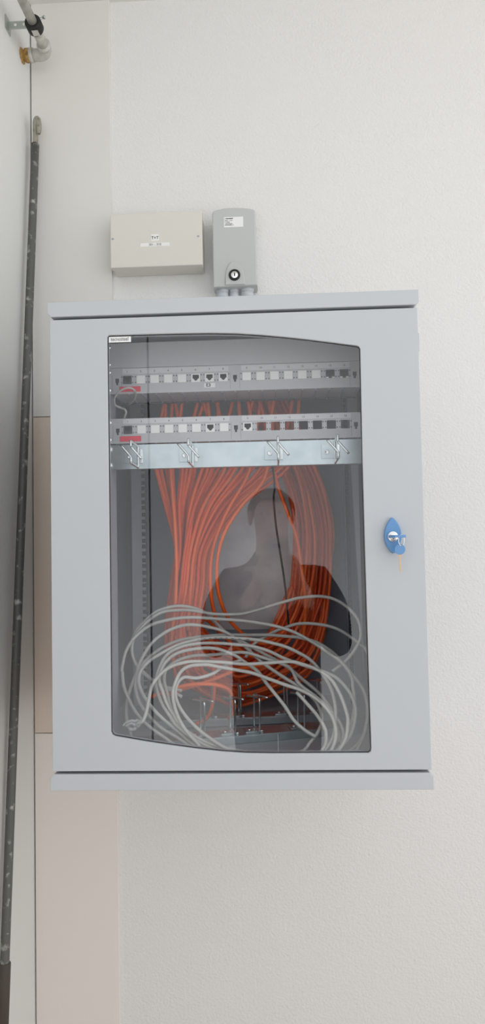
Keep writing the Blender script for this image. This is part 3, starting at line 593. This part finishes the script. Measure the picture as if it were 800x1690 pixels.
# ------------------------------------------------------------------ the person taking the picture (seen mirrored in the glass)
def skin_body():
    V = []; E = []; Rr = []
    def add(p, r, link=None):
        V.append(p); Rr.append(r)
        if link is not None: E.append((link, len(V) - 1))
        return len(V) - 1
    hx = -0.014
    pel = add((hx, -.40, .93), (.155, .115)); ab = add((hx, -.40, 1.08), (.16, .11), pel); ch = add((hx, -.39, 1.23), (.18, .115), ab); nb = add((hx, -.365, 1.36), (.10, .075), ch)
    nk = add((hx - .005, -.345, 1.435), (.062, .060), nb); jw = add((hx - .007, -.325, 1.507), (.064, .074), nk); hd = add((hx - .007, -.335, 1.572), (.074, .092), jw); tp = add((hx - .007, -.345, 1.627), (.052, .07), hd)
    for s in (-1, 1):
        sh = add((hx + s * .170, -.375, 1.315), (.072, .066), ch); ua = add((hx + s * .225, -.355, 1.20), (.060, .056), sh); el = add((hx + s * .228, -.29, 1.075), (.052, .050), ua)
        fa = add((hx + s * .15, -.16, 1.19), (.042, .040), el); wr = add((.0 + s * .072, -.075, 1.315), (.027, .023), fa); pm = add((s * .058, -.040, 1.365), (.022, .026), wr)
        hp = add((hx + s * .075, -.40, .84), (.115, .11), pel); kn = add((hx + s * .078, -.385, .50), (.078, .07), hp); an = add((hx + s * .105, -.415, .10), (.042, .046), kn); ft = add((hx + s * .115, -.30, .045), (.042, .036), an); add((hx + s * .12, -.24, .04), (.035, .03), ft)
        for i in range(4):                   # fingers curl round the back of the phone
            z = 1.352 + i * .0185
            b = add((s * .052, -.030, z + .004), (.0095, .0095), pm); m_ = add((s * .046, -.016, z + .006), (.0088, .0088), b); add((s * (.030 - .003 * abs(i - 1.5)), -.0125, z + .010), (.0078, .0078), m_)
        t1 = add((s * .050, -.052, 1.372), (.011, .011), pm); t2 = add((s * .034, -.056, 1.395), (.0095, .0095), t1); add((s * .022, -.054, 1.412), (.008, .008), t2)
    me = bpy.data.meshes.new('person_body'); me.from_pydata(V, E, []); o = bpy.data.objects.new('person_body', me); C.objects.link(o)
    m = o.modifiers.new('skin', 'SKIN'); m.use_smooth_shade = True
    for i, r in enumerate(Rr): me.skin_vertices[0].data[i].radius = r; me.skin_vertices[0].data[i].use_root = (i == 0)
    o.modifiers.new('sub', 'SUBSURF').levels = 2; o.modifiers['sub'].render_levels = 2
    bpy.context.view_layer.update()
    nm = bpy.data.meshes.new_from_object(o.evaluated_get(bpy.context.evaluated_depsgraph_get()))
    bpy.data.objects.remove(o); bpy.data.meshes.remove(me)
    for mm in (SKIN, COAT, TROUSER, SHOE, SHIRT): nm.materials.append(mm)
    for p in nm.polygons:
        c = p.center; p.use_smooth = True
        if c.z > 1.43 and c.y < -.2: p.material_index = 0
        elif c.y < -.2 and p.normal.y > 0.1 and c.z > 1.21 and abs(c.x - hx) < 0.045 + 0.30 * (c.z - 1.21): p.material_index = 4
        elif c.y > -.090 and c.z > 1.2: p.material_index = 0
        elif c.z > .84: p.material_index = 1
        elif c.z > .09: p.material_index = 2
        else: p.material_index = 3
    return nm, hx - .007
nm, hx = skin_body(); HZ = -0.028
pr = thing('person', 'person in a dark coat holding up a phone, mirrored in the cabinet glass', 'person', (-0.03, -.38, 0))
o = bpy.data.objects.new('body', nm); C.objects.link(o); adopt(o, pr)
k = MB(); bm = bmesh.new(); bmesh.ops.create_uvsphere(bm, u_segments=24, v_segments=16, radius=1)
for v in list(bm.verts):
    if v.co.z < -0.35 or (v.co.y > 0.25 and v.co.z < 0.42): bm.verts.remove(v)
for v in bm.verts: v.co = Vector((hx + v.co.x * .089, -.348 + v.co.y * .108, HZ + 1.605 + v.co.z * .088))
k.bmesh(bm, HAIR, True); k.build('hair', pr)
for s in (-1, 1): k = MB(); k.ball((hx + s * .032, -.252, HZ + 1.597), .0115, EYEW); k.ball((hx + s * .032, -.2425, HZ + 1.597), .0055, INK); k.build('eye', pr)
k = MB(); k.tube([(hx, -.250, HZ + 1.600), (hx, -.238, HZ + 1.575), (hx, -.228, HZ + 1.556), (hx, -.245, HZ + 1.548)], [.007, .010, .014, .009], SKIN, 10); k.build('nose', pr)
k = MB(); k.tube([(hx - .024, -.252, HZ + 1.523), (hx, -.243, HZ + 1.520), (hx + .024, -.252, HZ + 1.523)], [.003, .0065, .003], LIPS, 8); k.build('mouth', pr)
for s in (-1, 1): k = MB(); k.ball((hx + s * .078, -.335, HZ + 1.585), .03, SKIN, (.3, .6, 1)); k.build('ear', pr)
ph = thing('phone', 'pale smartphone held upright in both hands, mirrored in the cabinet glass', 'phone', (0, -.028, 1.325))
k = MB(); k.box((-.0355, -.0325, 1.325), (.0355, -.0245, 1.475), PHONEM, .0035, 3); k.build('case', ph)
k = MB(); k.box((-.0330, -.0331, 1.330), (.0330, -.0326, 1.470), INK); k.build('screen', ph)
k = MB(); k.box((-.018, -.0246, 1.443), (.018, -.0232, 1.457), INK, .0006)
for x in (-.011, 0, .011): k.lathe((x, -.0234, 1.45), (0, 1, 0), [(0, .0052), (.0008, .005)], DKGREY, 16)
k.build('lens_bar', ph)
# ------------------------------------------------------------------ light: overcast daylight through the open front of the hall
w = bpy.data.worlds.new('overcast_daylight'); bpy.context.scene.world = w; w.use_nodes = True
nt = w.node_tree; bg = nt.nodes['Background']
tc = nt.nodes.new('ShaderNodeTexCoord'); sp = nt.nodes.new('ShaderNodeSeparateXYZ'); rm = nt.nodes.new('ShaderNodeValToRGB'); mr = nt.nodes.new('ShaderNodeMapRange'); mx = nt.nodes.new('ShaderNodeMapRange')
nt.links.new(tc.outputs['Generated'], sp.inputs[0]); nt.links.new(sp.outputs['Z'], mr.inputs['Value']); mr.inputs['From Min'].default_value = -1; mr.inputs['From Max'].default_value = 1
nt.links.new(mr.outputs['Result'], rm.inputs['Fac'])
cr = rm.color_ramp; cr.elements[0].position = 0.40; cr.elements[0].color = (1.36, 1.36, 1.36, 1); cr.elements[1].position = 0.52; cr.elements[1].color = (0.95, 0.975, 1.0, 1)
nt.links.new(rm.outputs['Color'], bg.inputs['Color'])
nt.links.new(sp.outputs['X'], mx.inputs['Value']); mx.inputs['From Min'].default_value = -1; mx.inputs['From Max'].default_value = 1    # the sky is brighter on the right
mx.inputs['To Min'].default_value = 0.92; mx.inputs['To Max'].default_value = 1.58
nt.links.new(mx.outputs['Result'], bg.inputs['Strength'])
vs_ = bpy.context.scene.view_settings
vs_.view_transform = 'Standard'; vs_.look = 'None'; vs_.exposure = 0.0; vs_.gamma = 1.0; vs_.use_curve_mapping = False
